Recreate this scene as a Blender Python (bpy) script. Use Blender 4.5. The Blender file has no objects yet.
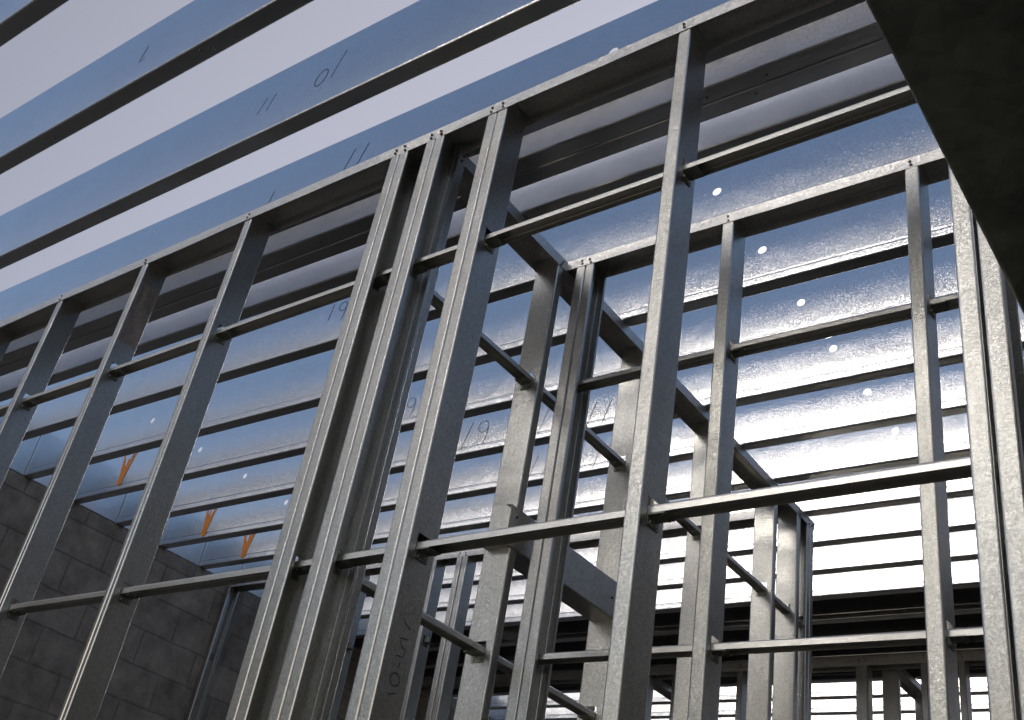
import bpy, bmesh, math, random
from mathutils import Vector, Matrix
random.seed(7)
S = bpy.context.scene
COL = S.collection
CAMZ = 1.5                      # eye height above the slab
ZT = CAMZ + 2.18                # top of all stud walls = underside of the joists

# ------------------------------------------------------------------ camera
cam_d = bpy.data.cameras.new('camera'); cam = bpy.data.objects.new('camera', cam_d); COL.objects.link(cam)
rt = Vector((0.80336107, 0.57411077, 0.1581386)); dn = Vector((-0.20373729, 0.51452055, -0.8329224)); fw = Vector((-0.55955528, 0.6369187, 0.53031355))
M = Matrix.Identity(4)
for i in range(3):
    M[i][0] = rt[i]; M[i][1] = -dn[i]; M[i][2] = -fw[i]
M[2][3] = CAMZ
cam.matrix_world = M
cam_d.sensor_width = 36.0; cam_d.lens = 1084.1 / 1024 * 36.0
cam_d.clip_start = 0.02; cam_d.clip_end = 2000
S.camera = cam
S.render.resolution_x = 1024; S.render.resolution_y = 720

# ------------------------------------------------------------------ sky, sun, exposure
SUN_EL = math.radians(24.5); SUN_AZ = math.radians(-19.0)      # azimuth from +Y towards +X
sund = Vector((math.sin(SUN_AZ) * math.cos(SUN_EL), math.cos(SUN_AZ) * math.cos(SUN_EL), math.sin(SUN_EL)))
W = bpy.data.worlds.new('World'); S.world = W; W.use_nodes = True
nt = W.node_tree; nt.nodes.clear()
def N(nt, t, **kw):
    n = nt.nodes.new(t)
    for k, v in kw.items(): setattr(n, k, v)
    return n
out = N(nt, 'ShaderNodeOutputWorld'); bg = N(nt, 'ShaderNodeBackground')
sky = N(nt, 'ShaderNodeTexSky'); sky.sky_type = 'NISHITA'; sky.sun_disc = False
sky.sun_elevation = SUN_EL; sky.sun_rotation = SUN_AZ
sky.air_density = 1.0; sky.dust_density = 0.6; sky.ozone_density = 1.5; sky.altitude = 300
bg.inputs['Strength'].default_value = 0.14
# a thin high veil of cloud on the sunward half of the sky
geo = N(nt, 'ShaderNodeTexCoord'); sep = N(nt, 'ShaderNodeSeparateXYZ')
nt.links.new(geo.outputs['Generated'], sep.inputs[0])
nz = N(nt, 'ShaderNodeTexNoise'); nz.inputs['Scale'].default_value = 1.6; nz.inputs['Detail'].default_value = 4
nt.links.new(geo.outputs['Generated'], nz.inputs['Vector'])
ad = N(nt, 'ShaderNodeMath', operation='MULTIPLY_ADD'); ad.inputs[1].default_value = 0.16
nt.links.new(nz.outputs['Fac'], ad.inputs[0]); nt.links.new(sep.outputs['Y'], ad.inputs[2])
mr = N(nt, 'ShaderNodeMapRange', interpolation_type='SMOOTHSTEP')
mr.inputs['From Min'].default_value = -0.12; mr.inputs['From Max'].default_value = 0.22
mr.inputs['To Min'].default_value = 0.10; mr.inputs['To Max'].default_value = 0.82
nt.links.new(ad.outputs[0], mr.inputs['Value'])
mx = N(nt, 'ShaderNodeMix', data_type='RGBA')
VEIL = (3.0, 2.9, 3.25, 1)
dt = N(nt, 'ShaderNodeVectorMath', operation='DOT_PRODUCT'); dt.inputs[1].default_value = tuple(sund)
nt.links.new(geo.outputs['Generated'], dt.inputs[0])
g0 = N(nt, 'ShaderNodeMapRange'); g0.inputs['From Min'].default_value = 0.6; g0.inputs['From Max'].default_value = 0.9
g0.inputs['To Min'].default_value = 0.62; g0.inputs['To Max'].default_value = 1.0; nt.links.new(dt.outputs['Value'], g0.inputs['Value'])
g1 = N(nt, 'ShaderNodeMapRange', interpolation_type='SMOOTHSTEP')        # the veil brightens towards the sun
g1.inputs['From Min'].default_value = 0.86; g1.inputs['From Max'].default_value = 1.0
g1.inputs['To Min'].default_value = 0.0; g1.inputs['To Max'].default_value = 2.0; nt.links.new(dt.outputs['Value'], g1.inputs['Value'])
gl = N(nt, 'ShaderNodeMath', operation='ADD'); nt.links.new(g0.outputs[0], gl.inputs[0]); nt.links.new(g1.outputs[0], gl.inputs[1])
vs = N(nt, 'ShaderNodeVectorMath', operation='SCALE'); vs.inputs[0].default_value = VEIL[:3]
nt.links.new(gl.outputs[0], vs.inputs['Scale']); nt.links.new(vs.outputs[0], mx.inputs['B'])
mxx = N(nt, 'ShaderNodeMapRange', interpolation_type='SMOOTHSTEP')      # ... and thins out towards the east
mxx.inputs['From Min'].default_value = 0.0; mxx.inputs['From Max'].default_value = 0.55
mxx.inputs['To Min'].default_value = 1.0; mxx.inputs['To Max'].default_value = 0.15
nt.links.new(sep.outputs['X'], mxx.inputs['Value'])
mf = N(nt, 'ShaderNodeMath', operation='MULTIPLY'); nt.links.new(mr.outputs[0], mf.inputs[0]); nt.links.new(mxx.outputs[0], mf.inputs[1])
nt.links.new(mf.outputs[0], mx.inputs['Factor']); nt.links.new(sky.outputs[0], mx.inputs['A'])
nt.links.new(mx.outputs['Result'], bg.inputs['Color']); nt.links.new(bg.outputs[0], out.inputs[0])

sl = bpy.data.lights.new('sun', 'SUN'); sl.energy = 3.6; sl.angle = math.radians(0.53); sl.color = (1.0, 0.91, 0.79)
so = bpy.data.objects.new('sun', sl); COL.objects.link(so)
so.rotation_euler = sund.to_track_quat('Z', 'Y').to_euler(); so.location = (0, 0, 20)

S.view_settings.view_transform = 'Standard'; S.view_settings.look = 'None'
S.view_settings.exposure = 0.45; S.view_settings.gamma = 1.0
S.render.engine = 'CYCLES'
S.cycles.use_denoising = True
S.cycles.max_bounces = 12; S.cycles.glossy_bounces = 8; S.cycles.diffuse_bounces = 4
S.cycles.sample_clamp_indirect = 12.0

# ------------------------------------------------------------------ materials
def galv(name, col=(0.56, 0.57, 0.585), rough=(0.22, 0.36), spang=55.0, spang_amt=0.10, bump=0.06, bscale=420.0, stain=0.25, stretch=None, metallic=1.0, lobe=None, glit=0.12, gscale=190.0):
    m = bpy.data.materials.new(name); m.use_nodes = True; t = m.node_tree
    p = t.nodes['Principled BSDF']; L = t.links.new
    tc = N(t, 'ShaderNodeTexCoord'); mp = N(t, 'ShaderNodeMapping')
    oi = N(t, 'ShaderNodeObjectInfo'); va = N(t, 'ShaderNodeVectorMath', operation='ADD')
    sc = N(t, 'ShaderNodeVectorMath', operation='SCALE'); sc.inputs['Scale'].default_value = 17.0
    cb = N(t, 'ShaderNodeCombineXYZ')
    for k in range(3): L(oi.outputs['Random'], cb.inputs[k])
    L(cb.outputs[0], sc.inputs[0]); L(tc.outputs['Object'], va.inputs[0]); L(sc.outputs[0], va.inputs[1])
    L(va.outputs[0], mp.inputs['Vector'])
    vo = N(t, 'ShaderNodeTexVoronoi'); vo.inputs['Scale'].default_value = spang; L(va.outputs[0], vo.inputs['Vector'])
    v2 = N(t, 'ShaderNodeTexVoronoi'); v2.inputs['Scale'].default_value = spang * 2.7; L(va.outputs[0], v2.inputs['Vector'])
    s1 = N(t, 'ShaderNodeSeparateColor'); L(vo.outputs['Color'], s1.inputs[0])
    s2 = N(t, 'ShaderNodeSeparateColor'); L(v2.outputs['Color'], s2.inputs[0])
    av = N(t, 'ShaderNodeMath', operation='ADD'); L(s1.outputs[0], av.inputs[0]); L(s2.outputs[1], av.inputs[1])
    hv = N(t, 'ShaderNodeMath', operation='MULTIPLY'); hv.inputs[1].default_value = 0.5; L(av.outputs[0], hv.inputs[0])
    if stretch: mp.inputs['Scale'].default_value = stretch
    st = N(t, 'ShaderNodeTexNoise'); st.inputs['Scale'].default_value = 5.0; st.inputs['Detail'].default_value = 6; st.inputs['Roughness'].default_value = 0.65
    L(mp.outputs[0], st.inputs['Vector'])
    # colour = base * (1 - stain*noise) * (1 +- spangle)
    a = N(t, 'ShaderNodeMapRange'); a.inputs['From Min'].default_value = 0.3; a.inputs['From Max'].default_value = 0.75
    a.inputs['To Min'].default_value = 1.0; a.inputs['To Max'].default_value = 1.0 - stain; L(st.outputs['Fac'], a.inputs['Value'])
    b = N(t, 'ShaderNodeMapRange'); b.inputs['To Min'].default_value = 1 - spang_amt; b.inputs['To Max'].default_value = 1 + spang_amt; L(hv.outputs[0], b.inputs['Value'])
    ml = N(t, 'ShaderNodeMath', operation='MULTIPLY'); L(a.outputs[0], ml.inputs[0]); L(b.outputs[0], ml.inputs[1])
    cs = N(t, 'ShaderNodeVectorMath', operation='SCALE'); cs.inputs[0].default_value = col; L(ml.outputs[0], cs.inputs['Scale'])
    L(cs.outputs[0], p.inputs['Base Color'])
    r = N(t, 'ShaderNodeMapRange'); r.inputs['To Min'].default_value = rough[0]; r.inputs['To Max'].default_value = rough[1]
    rr = N(t, 'ShaderNodeMath', operation='ADD'); rr.inputs[0].default_value = 0.5
    rs = N(t, 'ShaderNodeMath', operation='MULTIPLY_ADD'); rs.inputs[1].default_value = 1.2; rs.inputs[2].default_value = -0.6; L(st.outputs['Fac'], rs.inputs[0])
    L(rs.outputs[0], rr.inputs[1]); L(rr.outputs[0], r.inputs['Value']); L(r.outputs[0], p.inputs['Roughness'])
    p.inputs['Metallic'].default_value = metallic
    bn = N(t, 'ShaderNodeTexNoise'); bn.inputs['Scale'].default_value = bscale; bn.inputs['Detail'].default_value = 2; L(va.outputs[0], bn.inputs['Vector'])
    wv = N(t, 'ShaderNodeTexNoise'); wv.inputs['Scale'].default_value = 9.0; wv.inputs['Detail'].default_value = 1; L(mp.outputs[0], wv.inputs['Vector'])
    b0 = N(t, 'ShaderNodeBump'); b0.inputs['Strength'].default_value = 0.35; b0.inputs['Distance'].default_value = 0.004; L(wv.outputs['Fac'], b0.inputs['Height'])
    bu = N(t, 'ShaderNodeBump'); bu.inputs['Strength'].default_value = bump; bu.inputs['Distance'].default_value = 0.002
    L(bn.outputs['Fac'], bu.inputs['Height']); L(b0.outputs[0], bu.inputs['Normal'])
    # each zinc crystal is tilted a little its own way
    v3 = N(t, 'ShaderNodeTexVoronoi'); v3.inputs['Scale'].default_value = gscale; L(va.outputs[0], v3.inputs['Vector'])
    k1 = N(t, 'ShaderNodeVectorMath', operation='SUBTRACT'); k1.inputs[1].default_value = (0.5, 0.5, 0.5); L(v3.outputs['Color'], k1.inputs[0])
    k2 = N(t, 'ShaderNodeVectorMath', operation='SCALE'); k2.inputs['Scale'].default_value = glit; L(k1.outputs[0], k2.inputs[0])
    k3 = N(t, 'ShaderNodeVectorMath', operation='ADD'); L(k2.outputs[0], k3.inputs[0]); L(bu.outputs[0], k3.inputs[1])
    bu = N(t, 'ShaderNodeVectorMath', operation='NORMALIZE'); L(k3.outputs[0], bu.inputs[0])
    L(bu.outputs[0], p.inputs['Normal'])
    if lobe:
        q = N(t, 'ShaderNodeBsdfPrincipled'); q.inputs['Metallic'].default_value = metallic; q.inputs['Roughness'].default_value = lobe[0]
        L(cs.outputs[0], q.inputs['Base Color']); L(bu.outputs[0], q.inputs['Normal'])
        ms = N(t, 'ShaderNodeMixShader'); ms.inputs[0].default_value = lobe[1]
        L(p.outputs[0], ms.inputs[1]); L(q.outputs[0], ms.inputs[2]); L(ms.outputs[0], t.nodes['Material Output'].inputs['Surface'])
    return m
def flat(name, col, rough=0.6, metallic=0.0):
    m = bpy.data.materials.new(name); m.use_nodes = True; t = m.node_tree; p = t.nodes['Principled BSDF']
    nz = N(t, 'ShaderNodeTexNoise'); nz.inputs['Scale'].default_value = 60; nz.inputs['Detail'].default_value = 5
    tc = N(t, 'ShaderNodeTexCoord'); t.links.new(tc.outputs['Object'], nz.inputs['Vector'])
    mr = N(t, 'ShaderNodeMapRange'); mr.inputs['To Min'].default_value = 0.75; mr.inputs['To Max'].default_value = 1.2
    t.links.new(nz.outputs['Fac'], mr.inputs['Value'])
    cs = N(t, 'ShaderNodeVectorMath', operation='SCALE'); cs.inputs[0].default_value = col; t.links.new(mr.outputs[0], cs.inputs['Scale'])
    t.links.new(cs.outputs[0], p.inputs['Base Color'])
    p.inputs['Roughness'].default_value = rough; p.inputs['Metallic'].default_value = metallic
    return m
M_JOIST = galv('galvanised_joist', col=(0.66, 0.67, 0.69), rough=(0.13, 0.25), spang=160, spang_amt=0.05, bump=0.14, bscale=330, stain=0.10, lobe=(0.46, 0.30), glit=0.09, gscale=330)
M_STUD = galv('galvanised_stud', col=(0.62, 0.62, 0.585), rough=(0.27, 0.34), spang=210, spang_amt=0.24, bump=0.06, bscale=500, stain=0.22, stretch=(1, 1, 0.25), lobe=(0.50, 0.35), glit=0.10, gscale=330)
M_BEND = galv('burnished_highlight', col=(0.86, 0.85, 0.83), rough=(0.16, 0.30), spang=140, spang_amt=0.08, bump=0.0, stain=0.05, lobe=(0.5, 0.4), glit=0.0)  # burnished bends; the pale colour also paints a bright highlight along each edge
M_TRACK = galv('galvanised_track', col=(0.72, 0.715, 0.70), rough=(0.28, 0.42), spang=140, spang_amt=0.16, bump=0.12, bscale=500, stain=0.15, lobe=(0.65, 0.4))
M_BRIDGE = galv('galvanised_bridging', col=(0.78, 0.77, 0.73), rough=(0.26, 0.32), spang=200, spang_amt=0.05, bump=0.02, stain=0.10, lobe=(0.5, 0.4), glit=0.03)
M_PLATE = galv('dull_steel', col=(0.50, 0.52, 0.46), rough=(0.40, 0.6), spang=22, spang_amt=0.18, bump=0.04, stain=0.55)
M_SCREW = flat('screw_metal', (0.20, 0.20, 0.20), 0.35, 1.0)
M_INK = flat('marker_ink', (0.06, 0.07, 0.12), 0.5)
M_ORANGE = flat('orange_spray_paint', (1.0, 0.30, 0.02), 0.6)
M_PLY = flat('plywood_deck', (0.26, 0.18, 0.11), 0.8)
M_PATCH = galv('stained_zinc', col=(0.62, 0.56, 0.53), rough=(0.5, 0.7), spang=120, spang_amt=0.2, bump=0.1, stain=0.6, stretch=(3, 6, 1.5), metallic=0.6)
M_BOUNCE = flat('pale_bounce', (0.62, 0.58, 0.50), 0.9)
M_SLAB = flat('concrete_slab', (0.045, 0.040, 0.031), 0.9)
M_EARTH = flat('bare_ground', (0.11, 0.09, 0.07), 0.95)

def block_mat():
    m = bpy.data.materials.new('concrete_block'); m.use_nodes = True; t = m.node_tree; p = t.nodes['Principled BSDF']; L = t.links.new
    tc = N(t, 'ShaderNodeTexCoord'); se = N(t, 'ShaderNodeSeparateXYZ'); cb = N(t, 'ShaderNodeCombineXYZ')
    L(tc.outputs['Object'], se.inputs[0]); L(se.outputs['Y'], cb.inputs[0]); L(se.outputs['Z'], cb.inputs[1])
    br = N(t, 'ShaderNodeTexBrick'); br.offset = 0.5
    br.inputs['Scale'].default_value = 1.0; br.inputs['Brick Width'].default_value = 0.40; br.inputs['Row Height'].default_value = 0.20
    br.inputs['Mortar Size'].default_value = 0.006; br.inputs['Mortar Smooth'].default_value = 0.35
    br.inputs['Color1'].default_value = (0.33, 0.30, 0.265, 1); br.inputs['Color2'].default_value = (0.42, 0.375, 0.33, 1); br.inputs['Mortar'].default_value = (0.28, 0.255, 0.225, 1)
    wn = N(t, 'ShaderNodeTexNoise'); wn.inputs['Scale'].default_value = 12; wn.inputs['Detail'].default_value = 3; L(tc.outputs['Object'], wn.inputs['Vector'])
    ws = N(t, 'ShaderNodeVectorMath', operation='MULTIPLY_ADD'); ws.inputs[1].default_value = (0.012, 0.012, 0); L(wn.outputs['Color'], ws.inputs[0]); L(cb.outputs[0], ws.inputs[2])
    L(ws.outputs[0], br.inputs['Vector'])
    nz = N(t, 'ShaderNodeTexNoise'); nz.inputs['Scale'].default_value = 7; nz.inputs['Detail'].default_value = 8; nz.inputs['Roughness'].default_value = 0.7; L(tc.outputs['Object'], nz.inputs['Vector'])
    mr = N(t, 'ShaderNodeMapRange'); mr.inputs['From Min'].default_value = 0.25; mr.inputs['From Max'].default_value = 0.75; mr.inputs['To Min'].default_value = 0.45; mr.inputs['To Max'].default_value = 1.35; L(nz.outputs['Fac'], mr.inputs['Value'])
    sc = N(t, 'ShaderNodeVectorMath', operation='SCALE'); L(br.outputs['Color'], sc.inputs[0]); L(mr.outputs[0], sc.inputs['Scale']); L(sc.outputs[0], p.inputs['Base Color'])
    p.inputs['Roughness'].default_value = 0.92
    inv = N(t, 'ShaderNodeMath', operation='SUBTRACT'); inv.inputs[0].default_value = 1.0; L(br.outputs['Fac'], inv.inputs[1])
    b1 = N(t, 'ShaderNodeBump'); b1.inputs['Strength'].default_value = 0.9; b1.inputs['Distance'].default_value = 0.008; L(inv.outputs[0], b1.inputs['Height'])
    gn = N(t, 'ShaderNodeTexNoise'); gn.inputs['Scale'].default_value = 90; gn.inputs['Detail'].default_value = 5; L(tc.outputs['Object'], gn.inputs['Vector'])
    b2 = N(t, 'ShaderNodeBump'); b2.inputs['Strength'].default_value = 0.5; b2.inputs['Distance'].default_value = 0.004; L(gn.outputs['Fac'], b2.inputs['Height']); L(b1.outputs[0], b2.inputs['Normal'])
    L(b2.outputs[0], p.inputs['Normal'])
    return m
M_BLOCK = block_mat()

# ------------------------------------------------------------------ mesh helpers
def mesh_of(bm, mat, name, smooth=False):
    bmesh.ops.remove_doubles(bm, verts=bm.verts, dist=1e-5)
    bmesh.ops.recalc_face_normals(bm, faces=bm.faces)
    me = bpy.data.meshes.new(name); bm.to_mesh(me); bm.free(); me.materials.append(mat)
    if smooth:
        for p in me.polygons: p.use_smooth = True
        me.set_sharp_from_angle(angle=math.radians(40))
    return me
def put(name, me, parent=None, loc=(0, 0, 0), rot=(0, 0, 0)):
    o = bpy.data.objects.new(name, me); COL.objects.link(o); o.location = loc; o.rotation_euler = rot
    if parent: o.parent = parent
    return o
def thing(name, label, cat, loc=(0, 0, 0), rz=0, group=None, me=None):
    o = bpy.data.objects.new(name, me); COL.objects.link(o); o.location = loc; o.rotation_euler = (0, 0, rz)
    o['label'] = label; o['category'] = cat
    if group: o['group'] = group
    o['kind'] = 'thing'
    return o
def box(bm, a, b):
    x0, y0, z0 = a; x1, y1, z1 = b
    v = [bm.verts.new(q) for q in ((x0,y0,z0),(x1,y0,z0),(x1,y1,z0),(x0,y1,z0),(x0,y0,z1),(x1,y0,z1),(x1,y1,z1),(x0,y1,z1))]
    for f in ((0,1,2,3),(4,5,6,7),(0,1,5,4),(1,2,6,5),(2,3,7,6),(3,0,4,7)): bm.faces.new([v[i] for i in f])
def strip(bm, pts, t, m, w0, w1, segs=1, wob=None):
    """sheet profile pts (u,v) with inward offset thickness t, extruded w0..w1; m(u,v,w)->xyz"""
    n = len(pts); off = []
    for i in range(n):
        a = Vector(pts[max(i-1, 0)]); b = Vector(pts[min(i+1, n-1)]); d = (b - a).normalized()
        off.append((pts[i][0] - d.y * t, pts[i][1] + d.x * t))
    ring = list(pts) + off[::-1]; rows = []
    for k in range(segs + 1):
        w = w0 + (w1 - w0) * k / segs
        row = []
        for (u, v) in ring:
            du, dv = wob(w, u, v) if wob else (0, 0)
            row.append(bm.verts.new(m(u + du, v + dv, w)))
        rows.append(row)
    R = len(ring)
    for k in range(segs):
        for i in range(R):
            j = (i + 1) % R
            bm.faces.new((rows[k][i], rows[k][j], rows[k+1][j], rows[k+1][i]))
    for row in (rows[0], rows[-1]):
        for i in range(n - 1): bm.faces.new((row[i], row[i+1], row[R-2-i], row[R-1-i]))
def arc(cx, cy, r, a0, a1, k=4):
    return [(cx + r*math.cos(math.radians(a0 + (a1-a0)*i/k)), cy + r*math.sin(math.radians(a0 + (a1-a0)*i/k))) for i in range(k+1)]
def plate(bm, u0, u1, v0, v1, t, m, holes=()):
    """sheet u0..u1 x v0..v1, thickness t, m(u,v,w); holes (u,v,hu,hv,kind)"""
    us = {u0, u1}; vs = {v0, v1}
    for (u, v, hu, hv, k) in holes: us |= {u-hu, u+hu}; vs |= {v-hv, v+hv}
    us = sorted(us); vs = sorted(vs)
    def quad(a, b, c, d): bm.faces.new([bm.verts.new(m(*q)) for q in (a, b, c, d)])
    for i in range(len(us)-1):
        for j in range(len(vs)-1):
            a, b, c, d = us[i], us[i+1], vs[j], vs[j+1]; hit = None
            for h in holes:
                if abs((a+b)/2 - h[0]) < h[2] and abs((c+d)/2 - h[1]) < h[3]: hit = h
            if hit is None:
                for w in (0, t): quad((a,c,w),(b,c,w),(b,d,w),(a,d,w))
            elif hit[4] == 'rect':
                quad((a,c,0),(b,c,0),(b,c,t),(a,c,t)); quad((a,d,0),(b,d,0),(b,d,t),(a,d,t))
                quad((a,c,0),(a,d,0),(a,d,t),(a,c,t)); quad((b,c,0),(b,d,0),(b,d,t),(b,c,t))
            else:
                K = 24; cu, cv, ru, rv = hit[0], hit[1], hit[2]*0.86, hit[3]*0.86
                P = []; Q = []
                for k in range(K):
                    an = 2*math.pi*(k+0.5)/K; x, y = math.cos(an), math.sin(an); s = 1/max(abs(x), abs(y))
                    P.append((cu+ru*x, cv+rv*y)); Q.append((cu+hit[2]*x*s, cv+hit[3]*y*s))
                for k in range(K):
                    l = (k+1) % K
                    for w in (0, t): quad((*P[k],w),(*P[l],w),(*Q[l],w),(*Q[k],w))
                    quad((*P[k],0),(*P[l],0),(*P[l],t),(*P[k],t))
                    if abs(Q[k][0]-Q[l][0]) > 1e-6 and abs(Q[k][1]-Q[l][1]) > 1e-6:   # square's corner
                        cx = cu + math.copysign(hit[2], Q[k][0]+Q[l][0]-2*cu); cy = cv + math.copysign(hit[3], Q[k][1]+Q[l][1]-2*cv)
                        for w in (0, t): bm.faces.new([bm.verts.new(m(*q)) for q in ((*Q[k],w),(*Q[l],w),(cx,cy,w))])
    for (c, e) in ((v0, 0), (v1, 0)):
        for i in range(len(us)-1): quad((us[i],c,0),(us[i+1],c,0),(us[i+1],c,t),(us[i],c,t))
    for c in (u0, u1):
        for j in range(len(vs)-1): quad((c,vs[j],0),(c,vs[j+1],0),(c,vs[j+1],t),(c,vs[j],t))

BR_Z = (CAMZ + 0.868, CAMZ + 1.712)      # heights of the two rows of bridging
T = 0.0014
_cache = {}
def stud_mesh(F, D, H, side, lip=0.012, rib=False, holes=True):
    """C stud standing on z=0.  Front flange faces -y at y=0, depth D, web outer face at x=0.
    side='R': flanges run to -x (web on the +x side); side='L': flanges run to +x."""
    key = ('s', F, D, round(H, 3), side, rib, holes)
    if key in _cache: return _cache[key]
    bm = bmesh.new(); sg = -1 if side == 'R' else 1; r = 0.0045
    def fr(u, v, w): return (sg*u, v, w)             # u = distance from web outer face, v = depth
    def bk(u, v, w): return (sg*u, D - v, w)
    mid = []
    if rib:                                          # shallow stiffening groove rolled in the flange
        c = F*0.5; mid = [(c-0.0035, 0), (c-0.0012, 0.0022), (c+0.0012, 0.0022), (c+0.0035, 0)]
    prof = arc(r, r, r, 180, 270) + mid + arc(F-r, r, r, 270, 360) + [(F, lip)]
    for m in (fr, bk): strip(bm, prof, T, m, 0, H, 1)
    hs = [(D/2, z - 0.002, 0.0215, 0.021, 'rect') for z in BR_Z] if holes else []
    if holes: hs.append((D/2, 0.35, 0.0195, 0.045, 'rect'))
    plate(bm, r, D-r, 0, H, T, lambda u, v, w: (sg*w, u, v), hs)
    me = mesh_of(bm, M_STUD, 'stud'); me.materials.append(M_BEND)
    for p in me.polygons:
        if min(abs(p.normal.x), abs(p.normal.y)) > 0.2: p.material_index = 1
    _cache[key] = me; return me
def track_mesh(L, D, leg=0.04, down=True, wob=0.0, mat=None):
    """channel along +x from 0..L, web at z=0 outer face, legs down (or up)"""
    bm = bmesh.new(); r = 0.004; s = -1 if down else 1
    ph = random.random()*10
    def wf(w, u, v):
        k = min(1, abs(v)/leg); return (wob*k*(math.sin(w*5.1+ph)+0.7*math.sin(w*11.3+ph*2)), 0)
    prof = [(0, leg)] + arc(r, r, r, 180, 270) + arc(D-r, r, r, 270, 360) + [(D, leg)]
    strip(bm, prof, T, lambda u, v, w: (w, u, s*v), 0, L, max(1, int(L/0.12)) if wob else 1, wf if wob else None)
    return mesh_of(bm, mat or M_TRACK, 'track')
def bridging_mesh(L, wd=0.040, leg=0.018):
    bm = bmesh.new(); r = 0.0065
    prof = [(0, leg)] + arc(r, r, r, 180, 270) + arc(wd-r, r, r, 270, 360) + [(wd, leg)]
    ph = random.random()*9
    strip(bm, prof, T, lambda u, v, w: (w, u, -v), 0, L, max(2, int(L/0.15)), lambda w, u, v: (0.0012*math.sin(w*3.3+ph), 0.0016*math.sin(w*2.7+ph)))
    return mesh_of(bm, M_BRIDGE, 'bridging')
def clip_mesh(sg):
    """small angle fixing the bridging to a stud web; origin on the web face under the channel"""
    bm = bmesh.new()
    box(bm, (0, -0.020, -0.020), (sg*0.0018, 0.020, 0.0))
    box(bm, (0, -0.020, -0.0018), (sg*0.036, 0.020, 0.0))
    for y in (-0.011, 0.011):
        bmesh.ops.create_cone(bm, cap_ends=True, segments=8, radius1=0.0042, radius2=0.003, depth=0.004, matrix=Matrix.Translation((sg*0.003, y, -0.013)) @ Matrix.Rotation(math.pi/2, 4, 'Y'))
        bmesh.ops.create_cone(bm, cap_ends=True, segments=8, radius1=0.0042, radius2=0.003, depth=0.004, matrix=Matrix.Translation((sg*0.028, y, -0.0035)))
    return mesh_of(bm, M_PLATE, 'clip', smooth=False)
CLIP = {1: clip_mesh(1), -1: clip_mesh(-1)}
def screw_mesh():
    bm = bmesh.new()
    bmesh.ops.create_cone(bm, cap_ends=True, segments=10, radius1=0.0045, radius2=0.0028, depth=0.0028)
    bmesh.ops.create_cone(bm, cap_ends=True, segments=6, radius1=0.0014, radius2=0.0010, depth=0.005, matrix=Matrix.Translation((0, 0, 0.002)))
    return mesh_of(bm, M_SCREW, 'screw', smooth=False)
SCREW = screw_mesh()

def stud(parent, x, y, F, D, H, side, rib=False, clips=True, rz=0.0, z0=0.0, screws=1, holes=True, lab=None):
    o = put('stud', stud_mesh(F, D, H, side, rib=rib, holes=holes), parent, (x, y, z0), (0, 0, rz))
    if lab: o['label'] = lab
    sg = -1 if side == 'R' else 1
    if clips:
        for z in BR_Z:
            if z < z0 + H: put('clip_angle', CLIP[-sg], o, (-sg*0.0012, D/2, z - 0.0190 - z0))
    for k in range(screws):
        dx = sg*F*(0.5 if screws == 1 else 0.25 + 0.5*k)
        put('screw', SCREW, o, (dx + random.uniform(-.003, .003), -0.0032, H - 0.014 + random.uniform(-.003, .003)), (math.pi/2, 0, 0))
        put('screw', SCREW, o, (dx + random.uniform(-.007, .007), -0.0032, H - 0.029 + random.uniform(-.003, .003)), (math.pi/2, 0, 0))
    return o

# ------------------------------------------------------------------ setting
bm = bmesh.new(); box(bm, (-400, -400, -0.5), (400, 400, -0.15)); g = put('ground', mesh_of(bm, M_EARTH, 'ground', False)); g['kind'] = 'structure'
bm = bmesh.new(); box(bm, (-6.2, -4.0, -0.15), (3.2, 11.0, 0.0)); g = put('floor', mesh_of(bm, M_SLAB, 'floor', False)); g['kind'] = 'structure'

# block wall on the left
WX = -5.56
bm = bmesh.new(); box(bm, (-0.2, -2.7, 0), (0, 9.5, ZT - 0.001))
bw = thing('block_wall', 'rough grey concrete block wall at the lower left carrying the joist ends', 'wall', (WX, 0, 0), me=mesh_of(bm, M_BLOCK, 'block_wall', False))

# unseen block wall added at the right to hold back sky light; joists end there
bm = bmesh.new(); box(bm, (2.5, -2.7, 0), (2.7, 9.5, ZT + 1.6))
thing('block_wall', 'unseen grey block wall added right of the frame to hold back sky light, where the joists end', 'wall', (0, 0, 0), me=mesh_of(bm, M_BLOCK, 'block_wall', False))

bm = bmesh.new(); box(bm, (WX, 9.3, 0), (2.498, 9.5, ZT - 0.001))  # unseen far wall added to keep direct sun off the slab
thing('block_wall', 'unseen grey block wall added beyond the doorway wall to keep direct sun off the floor', 'wall', (0, 0, 0), me=mesh_of(bm, M_BLOCK, 'block_wall', False))
bm = bmesh.new(); box(bm, (-7, -5.9, 0), (5, -5.7, 4.7))  # unseen pale wall added to bounce sunlight onto the stud flanges
thing('bounce_wall', 'pale wall added behind the camera, outside the frame, to bounce sunlight onto the studs', 'wall', (0, 0, 0), me=mesh_of(bm, M_BOUNCE, 'bounce_wall', False))

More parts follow.
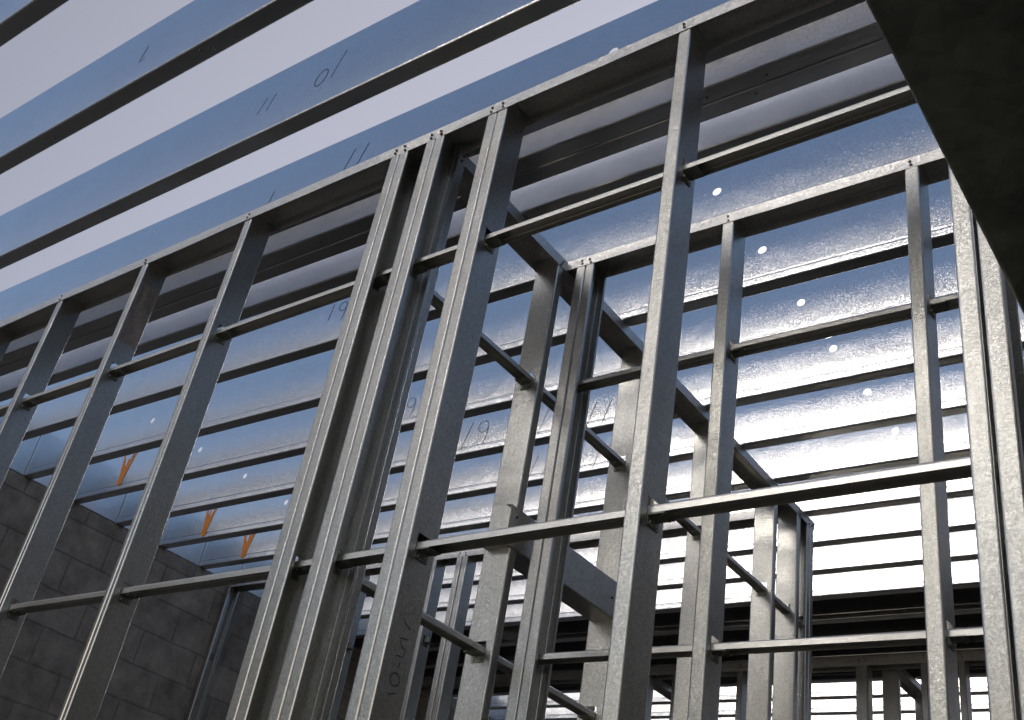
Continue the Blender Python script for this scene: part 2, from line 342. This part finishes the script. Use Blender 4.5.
# ------------------------------------------------------------------ joists
JH = 0.281; JF = 0.054
X0 = WX + 0.002; X1 = 2.497
HOLX = [-4.50, -1.26, 1.98]
def joist_mesh(face=1, groove=False, holes=True, x1=X1, hz=0.138, hx=HOLX):
    bm = bmesh.new(); r = 0.007; L = x1 - X0
    ph = random.random()*20
    def w_(w, v): return 0.0011*math.sin(w*2.1+ph) * math.sin(math.pi*min(1, max(0, v/JH)))
    mb = lambda u, v, w: (w, face*u, v)
    mt = lambda u, v, w: (w, face*u, JH - v)
    rb = [(0, 0.045), (0, 0.0360), (0.0010, 0.0320), (0.0010, 0.0290), (0, 0.0250)]        # shallow stiffening groove
    prof = rb + arc(r, r, r, 180, 270) + arc(JF-r, r, r, 270, 360) + [(JF, 0.016)]
    strip(bm, prof if groove else [(0, 0.045)] + prof[5:], 0.0018, mb, 0, L); strip(bm, [(0, 0.045)] + prof[5:], 0.0018, mt, 0, L)
    hs = [(x - X0, hz, 0.0178, 0.0178, 'round') for x in hx if x < x1] if holes else []
    plate(bm, 0, L, 0.045, JH-0.045, 0.0018, lambda u, v, w: (u, face*w, v), hs)
    return mesh_of(bm, M_JOIST, 'joist')
def ribbon(bm, pts, wd, y=-0.0006, taper=False):
    n = len(pts); L = []; R = []
    for i in range(n):
        a = Vector(pts[max(i-1, 0)]); b = Vector(pts[min(i+1, n-1)]); d = (b-a).normalized()
        w = wd/2 * ((1 - 0.85*i/(n-1)) if taper else 1)
        L.append(bm.verts.new((pts[i][0]-d.y*w, y, pts[i][1]+d.x*w))); R.append(bm.verts.new((pts[i][0]+d.y*w, y, pts[i][1]-d.x*w)))
    for i in range(n-1): bm.faces.new((L[i], L[i+1], R[i+1], R[i]))
def glyph(ch):
    c = lambda cx, cz, rx, rz, a0, a1, k=12: [(cx+rx*math.cos(math.radians(a0+(a1-a0)*i/k)), cz+rz*math.sin(math.radians(a0+(a1-a0)*i/k))) for i in range(k+1)]
    if ch == '1': return [[(0.25, 0), (0.4, 1)]]
    if ch == '/': return [[(0.1, -0.2), (0.5, 1)]]
    if ch == '0': return [c(0.35, 0.5, 0.3, 0.45, 90, 460)]
    if ch == '9': return [c(0.35, 0.68, 0.27, 0.27, 20, 380) + [(0.6, 0.35), (0.45, -0.15)]]
    if ch == '6': return [[(0.55, 1.05), (0.25, 0.75)] + c(0.36, 0.3, 0.24, 0.28, 160, 520)]
    if ch == 'L': return [[(0.3, 1), (0.15, 0.05), (0.5, 0.12)]]
    if ch == '-': return [[(0.1, 0.45), (0.6, 0.5)]]
    if ch == 'w': return [[(0.0, 0.9), (0.12, 0.1), (0.32, 0.6), (0.5, 0.1), (0.7, 0.85)]]
    return []
def writing(parent, txt, x, z, h, wd=0.0035, y=-0.0006, rot=0.0):
    bm = bmesh.new(); cx = 0
    for ch in txt:
        for st in glyph(ch):
            pts = [((cx+p[0])*h, p[1]*h) for p in st]
            pts = [(p[0]*math.cos(rot)-p[1]*math.sin(rot), p[0]*math.sin(rot)+p[1]*math.cos(rot)) for p in pts]
            ribbon(bm, pts, wd, y)
        cx += 0.75
    return put('handwriting', mesh_of(bm, M_INK, 'writing', False), parent, (x, 0, z))
def spray(parent, x, z):
    bm = bmesh.new()
    for q, (dx, dz, w) in enumerate(((-0.055, 0.21, 0.040), (-0.026, 0.15, 0.036), (0.004, 0.14, 0.034), (0.034, 0.17, 0.036), (0.072, 0.21, 0.040))):
        dx += random.uniform(-.006, .006); dz += random.uniform(-.03, .02)
        ribbon(bm, [(dx*(k/8.0)**1.2 + random.uniform(-.0015,.0015), dz*k/8.0) for k in range(9)], w, -0.0006 - 0.0003*q, taper=True)
    bmesh.ops.create_circle(bm, cap_ends=True, segments=9, radius=0.023, matrix=Matrix.Translation((0, -0.0022, 0.0)) @ Matrix.Rotation(math.pi/2, 4, 'X'))
    return put('paint_mark', mesh_of(bm, M_ORANGE, 'paint', False), parent, (x, 0, z))

JO = [ # y, label
 (0.632, 'steel joist cutting across the top left corner of the frame, highest of all'),
 (0.963, 'long steel joist against open sky, second from the top left corner'),
 (1.290, 'long steel joist against open sky with handwritten marks, next before the stud wall'),
 (1.615, 'blue reflecting steel joist sitting directly over the top track of the near stud wall'),
 (1.940, 'steel joist just behind the doubled pair, pale web seen over the upper bridging'),
 (2.240, 'steel joist resting over the top track of the right hand inner wall, one round hole'),
 (2.555, 'steel joist, first one seen below the inner wall top track'),
 (2.867, 'steel joist with orange paint mark nearest the left edge'),
 (3.175, 'steel joist between the first and second orange paint marks'),
 (3.495, 'steel joist with the middle orange paint mark near its left end'),
 (3.810, 'steel joist with the rightmost orange paint mark near the block wall'),
 (4.130, 'steel joist lined up with the far left inner wall, glaring white at right'),
 (4.440, 'glaring steel joist, third one before the dark covered bay'),
 (4.750, 'glaring steel joist, second one before the dark covered bay'),
 (5.060, 'glaring steel joist at the near edge of the dark covered bay'),
 (5.375, 'dull joist under the plywood deck, nearer of the two in the dark bay'),
 (5.690, 'dull joist under the plywood deck, farther of the two in the dark bay'),
 (6.005, 'steel joist over the far doorway wall, at the back edge of the plywood deck'),
 (6.320, 'far steel joist seen through the doorway wall, first beyond it'),
 (6.635, 'far steel joist seen through the doorway wall, second beyond it'),
 (6.950, 'far steel joist seen through the doorway wall, third beyond it'),
 (7.265, 'far steel joist seen through the doorway wall, fourth beyond it'),
 (7.580, 'far steel joist seen through the doorway wall, fifth beyond it'),
 (7.895, 'far steel joist seen through the doorway wall, sixth beyond it'),
 (8.210, 'far steel joist seen low through the doorway wall, seventh beyond it'),
 (8.525, 'farthest steel joist seen at the bottom through the doorway wall')]
for k, w in enumerate(('first', 'second', 'third', 'fourth', 'fifth', 'sixth', 'seventh')):  # unseen joists added behind the camera to reflect sun onto the studs
    JO.append((0.317 - 0.315*k, w + ' unseen steel joist back from the top left corner, added overhead behind the camera to bounce light'))
GJ = 'galvanised steel joists overhead'
joists = []
for i, (y, lab) in enumerate(JO):
    dz = random.uniform(-0.0008, 0.0008)
    j = thing('floor_joist', lab, 'joist', (X0, y, ZT + 0.0022), random.uniform(-0.0012, 0.0012), GJ, joist_mesh(groove=2.4 < y, hx=[h + random.uniform(-.006, .006) for h in HOLX]))
    joists.append(j)
# doubled joist behind the near wall: two channels toe to toe
dj = thing('boxed_joist', 'pair of steel joists set toe to toe, dark undersides behind the near wall top track', 'joist', (X0, 1.735, ZT + 0.0022), 0, GJ)
put('joist_channel', joist_mesh(holes=False), dj); put('joist_channel', joist_mesh(face=-1, holes=False), dj, (0, 0.110, 0))
# thin bright strips painting the light caught in joist corners at the block wall
bm = bmesh.new(); box(bm, (0, -0.0035, 0.004), (0.011, 0, 0.275))
GLINT = mesh_of(bm, M_BEND, 'clip', False)
for j in joists[5:12]: put('end_glint', GLINT, j, (0.003, -0.0005, 0))
# rim track closing the joist ends
bm = bmesh.new()
strip(bm, [(0.05, 0), (0.05, 0)] and ([(0.05, -0.0)] + arc(-0.0+0.007, 0.007, 0.007, 270, 180) + arc(0.007, JH+0.004-0.007, 0.007, 180, 90) + [(0.05, JH+0.004)]), 0.0018, lambda u, v, w: (-0.002-u, w, v), -1.0, 11.0)
rim = thing('rim_track', 'steel rim track on top of the block wall closing the joist ends', 'track', (WX, 0, ZT + 0.0005), me=mesh_of(bm, M_JOIST, 'rim'))
# writing and spray marks
def jx(x): return x - X0
writing(joists[2], '//', jx(-2.36), 0.112, 0.055, wd=0.0022)
writing(joists[2], '0', jx(-2.12), 0.105, 0.075, wd=0.0028, rot=-0.35)
writing(joists[2], '/', jx(-2.045), 0.125, 0.085, wd=0.0024)
writing(joists[1], 'L', jx(-2.53), 0.09, 0.07)
writing(joists[3], '//', jx(-2.30), 0.12, 0.08)
writing(joists[3], '1', jx(-2.66), 0.10, 0.06)
writing(joists[5], '19', jx(-2.98), 0.11, 0.08)
writing(joists[7], '19', jx(-2.93), 0.09, 0.085); writing(joists[7], '9', jx(-3.08), 0.05, 0.09)
writing(joists[8], '/9', jx(-3.00), 0.05, 0.11); writing(joists[8], '//', jx(-2.66), 0.05, 0.11)
writing(joists[8], '//', jx(-2.33), 0.03, 0.10)
writing(joists[9], '//', jx(-2.85), 0.03, 0.10)
writing(joists[9], '/9', jx(-2.50), 0.03, 0.10)
writing(joists[10], '//', jx(-2.62), 0.02, 0.10)
spray(joists[7], jx(-5.14), 0.05); spray(joists[8], jx(-5.16), 0.04); spray(joists[9], jx(-5.16), 0.035); spray(joists[10], jx(-5.16), 0.035)
# screw tips poking through the bottom flanges
for k, xs in ((1, (-2.98, -2.2, -1.45, -1.1)), (2, (-3.3, -2.62, -1.72, -0.95)), (5, (-3.9, -2.7)), (6, (-4.1, -1.4))):
    for x in xs:
        for q in (0, 1): put('screw', SCREW, joists[k], (jx(x) + 0.035*q + random.uniform(-.01, .01), 0.018 + 0.014*q, -0.0028), (math.pi, 0, 0))
for x in (-1.15, -1.05, -0.93, -0.88, -3.4, -3.3, -2.5):
    put('screw', SCREW, dj, (jx(x), random.choice((0.03, 0.075)), -0.0028), (math.pi, 0, 0))
# plywood deck over the far bay
bm = bmesh.new(); box(bm, (-5.7, 5.05, 0), (2.49, 6.35, 0.02))
deck = thing('plywood_deck', 'dark plywood floor deck lying on the far joists, shading the bay below', 'floor deck', (0, 0, ZT + JH + 0.006), me=mesh_of(bm, M_PLY, 'deck', False))

# ------------------------------------------------------------------ near stud wall (parallel to the joists)
Y1 = 1.5; A = -0.0144; D1 = 0.0855
def wx(n): return n*1.5        # local position along the wall
H1 = ZT - 0.004
w1 = thing('stud_wall', 'tall near wall of galvanised steel studs standing across the whole frame', 'stud wall', (0, Y1, 0), A)
xl, xr = -5.35, 0.66
put('top_track', track_mesh(xr-xl, D1+0.003, 0.040, True, wob=0.0011), w1, (xl, -0.0015, ZT))
put('bottom_track', track_mesh(xr-xl, D1+0.003, 0.030, False), w1, (xl, -0.0015, 0.0))
for z in BR_Z: put('bridging_channel', bridging_mesh(-0.33-xl), w1, (xl, D1/2-0.019, z))
for n, F, rib, dbl in ((-3.15, .036, 1, 0), (-2.806, .036, 1, 0), (-2.463, .036, 1, 0), (-2.098, .036, 1, 0), (-1.722, .036, 1, 0)):
    so_ = stud(w1, wx(n), 0.0, F, D1, H1, 'R', rib=True)
    if n == -2.098:                              # a sharp-edged stained strip left on this stud's web
        so_['label'] = 'stud with a stained grey-brown rectangle near its top'
        bm = bmesh.new(); box(bm, (0, 0.005, 0), (0.0007, D1-0.005, 0.25))
        put('stained_patch', mesh_of(bm, M_PATCH, 'patch'), so_, (0.0001, 0, CAMZ + 1.815))
def pair(n, gap=0.001, right='R', F=0.034):
    x = wx(n)
    stud(w1, x - gap, 0, F, D1, H1, 'R', screws=1)
    if right == 'R': stud(w1, x + F, 0, F, D1, H1, 'R', screws=1, clips=True)
    else: stud(w1, x, 0, F, D1, H1, 'L', screws=1, clips=False)
pair(-1.291+.008, right='L'); pair(-1.196+.006, right='L'); pair(-1.045+.006, right='R')
stud(w1, wx(-0.641), 0, .0345, D1, H1, 'R')
stud(w1, wx(-0.2365), 0, .034, D1, H1, 'R')
stud(w1, wx(-0.2335), 0, .034, D1, H1, 'L')
stud(w1, 0.62, 0, .034, D1, H1, 'R')

# ------------------------------------------------------------------ inner wall 2 (parallel, right)
Y2 = 2.2; D2 = 0.082
w2 = thing('stud_wall', 'inner stud wall behind the near one at right, ending at the corner post mid frame', 'stud wall', (0, Y2, 0))
xl, xr = -1.776, 0.75
put('top_track', track_mesh(xr-xl-0.002, D2+0.003, 0.040, True, wob=0.001), w2, (xl+0.002, -0.0015, ZT))
put('bottom_track', track_mesh(xr-xl-0.002, D2+0.003, 0.030, False), w2, (xl+0.002, -0.0015, 0))
for z in BR_Z: put('bridging_channel', bridging_mesh(xr-xl-0.05), w2, (xl+0.03, D2/2-0.019, z))
stud(w2, -1.700, 0, .034, D2, H1, 'R', clips=False)
stud(w2, -1.698, 0, .032, D2, H1, 'L', clips=True)
for x in (-1.179, -0.642, -0.09, 0.46): stud(w2, x, 0, .038, D2, H1, 'R')

# ------------------------------------------------------------------ inner wall 3 (runs away from the camera)
X3 = -1.776; D3 = 0.092
w3 = thing('stud_wall', 'inner stud wall running away from the near wall, crossing under the joists at right angles', 'stud wall', (X3, 1.60, 0), math.pi/2)
# local x -> world +y, local y -> world -x : local front (y=0) faces world +x
L3 = 4.243-1.60
put('top_track', track_mesh(L3, D3+0.003, 0.040, True, wob=0.001), w3, (0, -0.0015, ZT - 0.0005))
put('bottom_track', track_mesh(L3, D3+0.003, 0.030, False), w3, (0, -0.0015, 0.0))
for z in BR_Z: put('bridging_channel', bridging_mesh(L3-0.05), w3, (0.02, D3/2-0.019, z+0.002))
for y in (1.625, 2.160, 2.712, 3.275, 3.828): stud(w3, y-1.60, 0, .032, D3, H1, 'L')
stud(w3, 4.06-1.60, 0, .034, D3, H1, 'L', clips=False); stud(w3, 4.20-1.60, 0, .034, D3, H1, 'R', clips=False); stud(w3, 4.235-1.60, 0, .034, D3, H1, 'R', clips=False)
# door header between the first studs beyond the corner
bm = bmesh.new()
prof = [(0.020, 0.12)] + arc(0.004, 0.12-0.004, 0.004, 90, 180) + arc(0.004, 0.004, 0.004, 180, 270) + [(0.085, 0)]
strip(bm, prof, T, lambda u, v, w: (w, u-0.0045, v), 0, 0.585)
hd = put('header', mesh_of(bm, M_STUD, 'header'), w3, (2.13-1.60, 0, CAMZ+1.15))
for (x, z) in ((0.03, 0.03), (0.03, 0.09), (0.55, 0.06), (0.27, 0.10)): put('screw', SCREW, hd, (x, -0.0075, z), (math.pi/2, 0, 0))

# ------------------------------------------------------------------ inner wall 4 (far left, parallel)
Y4 = 4.05
w4 = thing('stud_wall', 'inner stud wall far left, from the block wall to the wall running away', 'stud wall', (0, Y4, 0))
xl, xr = WX+0.004, X3-D3-0.01
put('top_track', track_mesh(xr-xl, D2+0.003, 0.040, True, wob=0.001), w4, (xl, -0.0015, ZT))
put('bottom_track', track_mesh(xr-xl, D2+0.003, 0.030, False), w4, (xl, -0.0015, 0))
for z in BR_Z[:1]: put('bridging_channel', bridging_mesh(xr-xl-0.05), w4, (xl+0.03, D2/2-0.019, z))
stud(w4, WX+0.008, 0, .034, D2, H1, 'L')
for x in (-4.95, -4.38, -3.82+.0, -2.75, -2.2): stud(w4, x, 0, .034, D2, H1, 'R')
stud(w4, -3.645, 0, .036, D2, H1, 'R', clips=False); stud(w4, -3.643, 0, .036, D2, H1, 'R' , clips=False, rz=0) if False else stud(w4, -3.605, 0, .036, D2, H1, 'R', clips=True)

# ------------------------------------------------------------------ far doorway wall 5
Y5 = 5.92
w5 = thing('stud_wall', 'far doorway stud wall under the dark plywood bay at the bottom right', 'stud wall', (0, Y5, 0))
xl, xr = WX+0.004, 0.6
put('top_track', track_mesh(xr-xl, D2+0.003, 0.060, True), w5, (xl, -0.0015, ZT))
put('bottom_track', track_mesh(xr-xl, D2+0.003, 0.030, False), w5, (xl, -0.0015, 0))
put('bridging_channel', bridging_mesh(xr-xl-0.05), w5, (xl+0.03, D2/2-0.019, BR_Z[0]))
for x in (-5.0, -4.45, -3.57, -3.36, -2.92, -2.16, -2.19+.0, -1.83, -1.63, -1.1, -0.6, -0.05, 0.45):
    stud(w5, x, 0, .036, D2, H1, 'R', clips=False)
# two short walls running on beyond it
for (x, y0, y1, lab) in ((-2.03, 6.03, 7.6, 'short far stud wall running away, seen inside the far doorway at right'), (-3.62, 6.03, 7.6, 'short far stud wall running away, seen low between two studs mid frame')):
    w6 = thing('stud_wall', lab, 'stud wall', (x, y0, 0), math.pi/2)
    put('top_track', track_mesh(0.62, D3+0.003, 0.040, True), w6, (0, -0.0015, ZT-0.0005))
    put('bottom_track', track_mesh(0.62, D3+0.003, 0.03, False), w6, (0, -0.0015, 0))
    for s in (0.02, 0.57): stud(w6, s, 0, .034, D3, H1, 'L', clips=False)

# ------------------------------------------------------------------ dark steel beam overhead at the right
ZP = CAMZ + 1.065
bm = bmesh.new()
prof = [(0, 0.16)] + arc(0.006, 0.006, 0.006, 180, 270) + arc(1.3-0.006, 0.006, 0.006, 270, 360) + [(1.3, 0.16)]
strip(bm, prof, 0.003, lambda u, v, w: (u, w, v), 0, 1.482+0.7)
beam = thing('steel_trough', 'wide dark steel trough overhead, seen from below in the top right corner', 'steel beam', (-0.287, -0.7, ZP), me=mesh_of(bm, M_PLATE, 'trough'))

# handwriting on the web of the doubled stud in the near wall
bm = bmesh.new()
def stroke(ps): ribbon(bm, ps, 0.0022)
for st in ([(0.012, 0.118), (-0.010, 0.130)], [(0.012, 0.098), (-0.012, 0.094), (-0.004, 0.080), (0.012, 0.074), (0.008, 0.060), (-0.012, 0.058)], [(0.002, 0.048), (0.001, 0.036)],
           [(0.014*math.cos(a/10*2*math.pi)-0.001, 0.012+0.013*math.sin(a/10*2*math.pi)) for a in range(11)], [(0.010, -0.012), (-0.010, -0.020)]): stroke([(p[0], p[1]) for p in st])
me = mesh_of(bm, M_INK, 'writing', False)
o = put('handwriting', me, w1, (wx(-1.039)+0.034+0.0012, 0.045, CAMZ+0.565), (0, 0, math.pi/2))
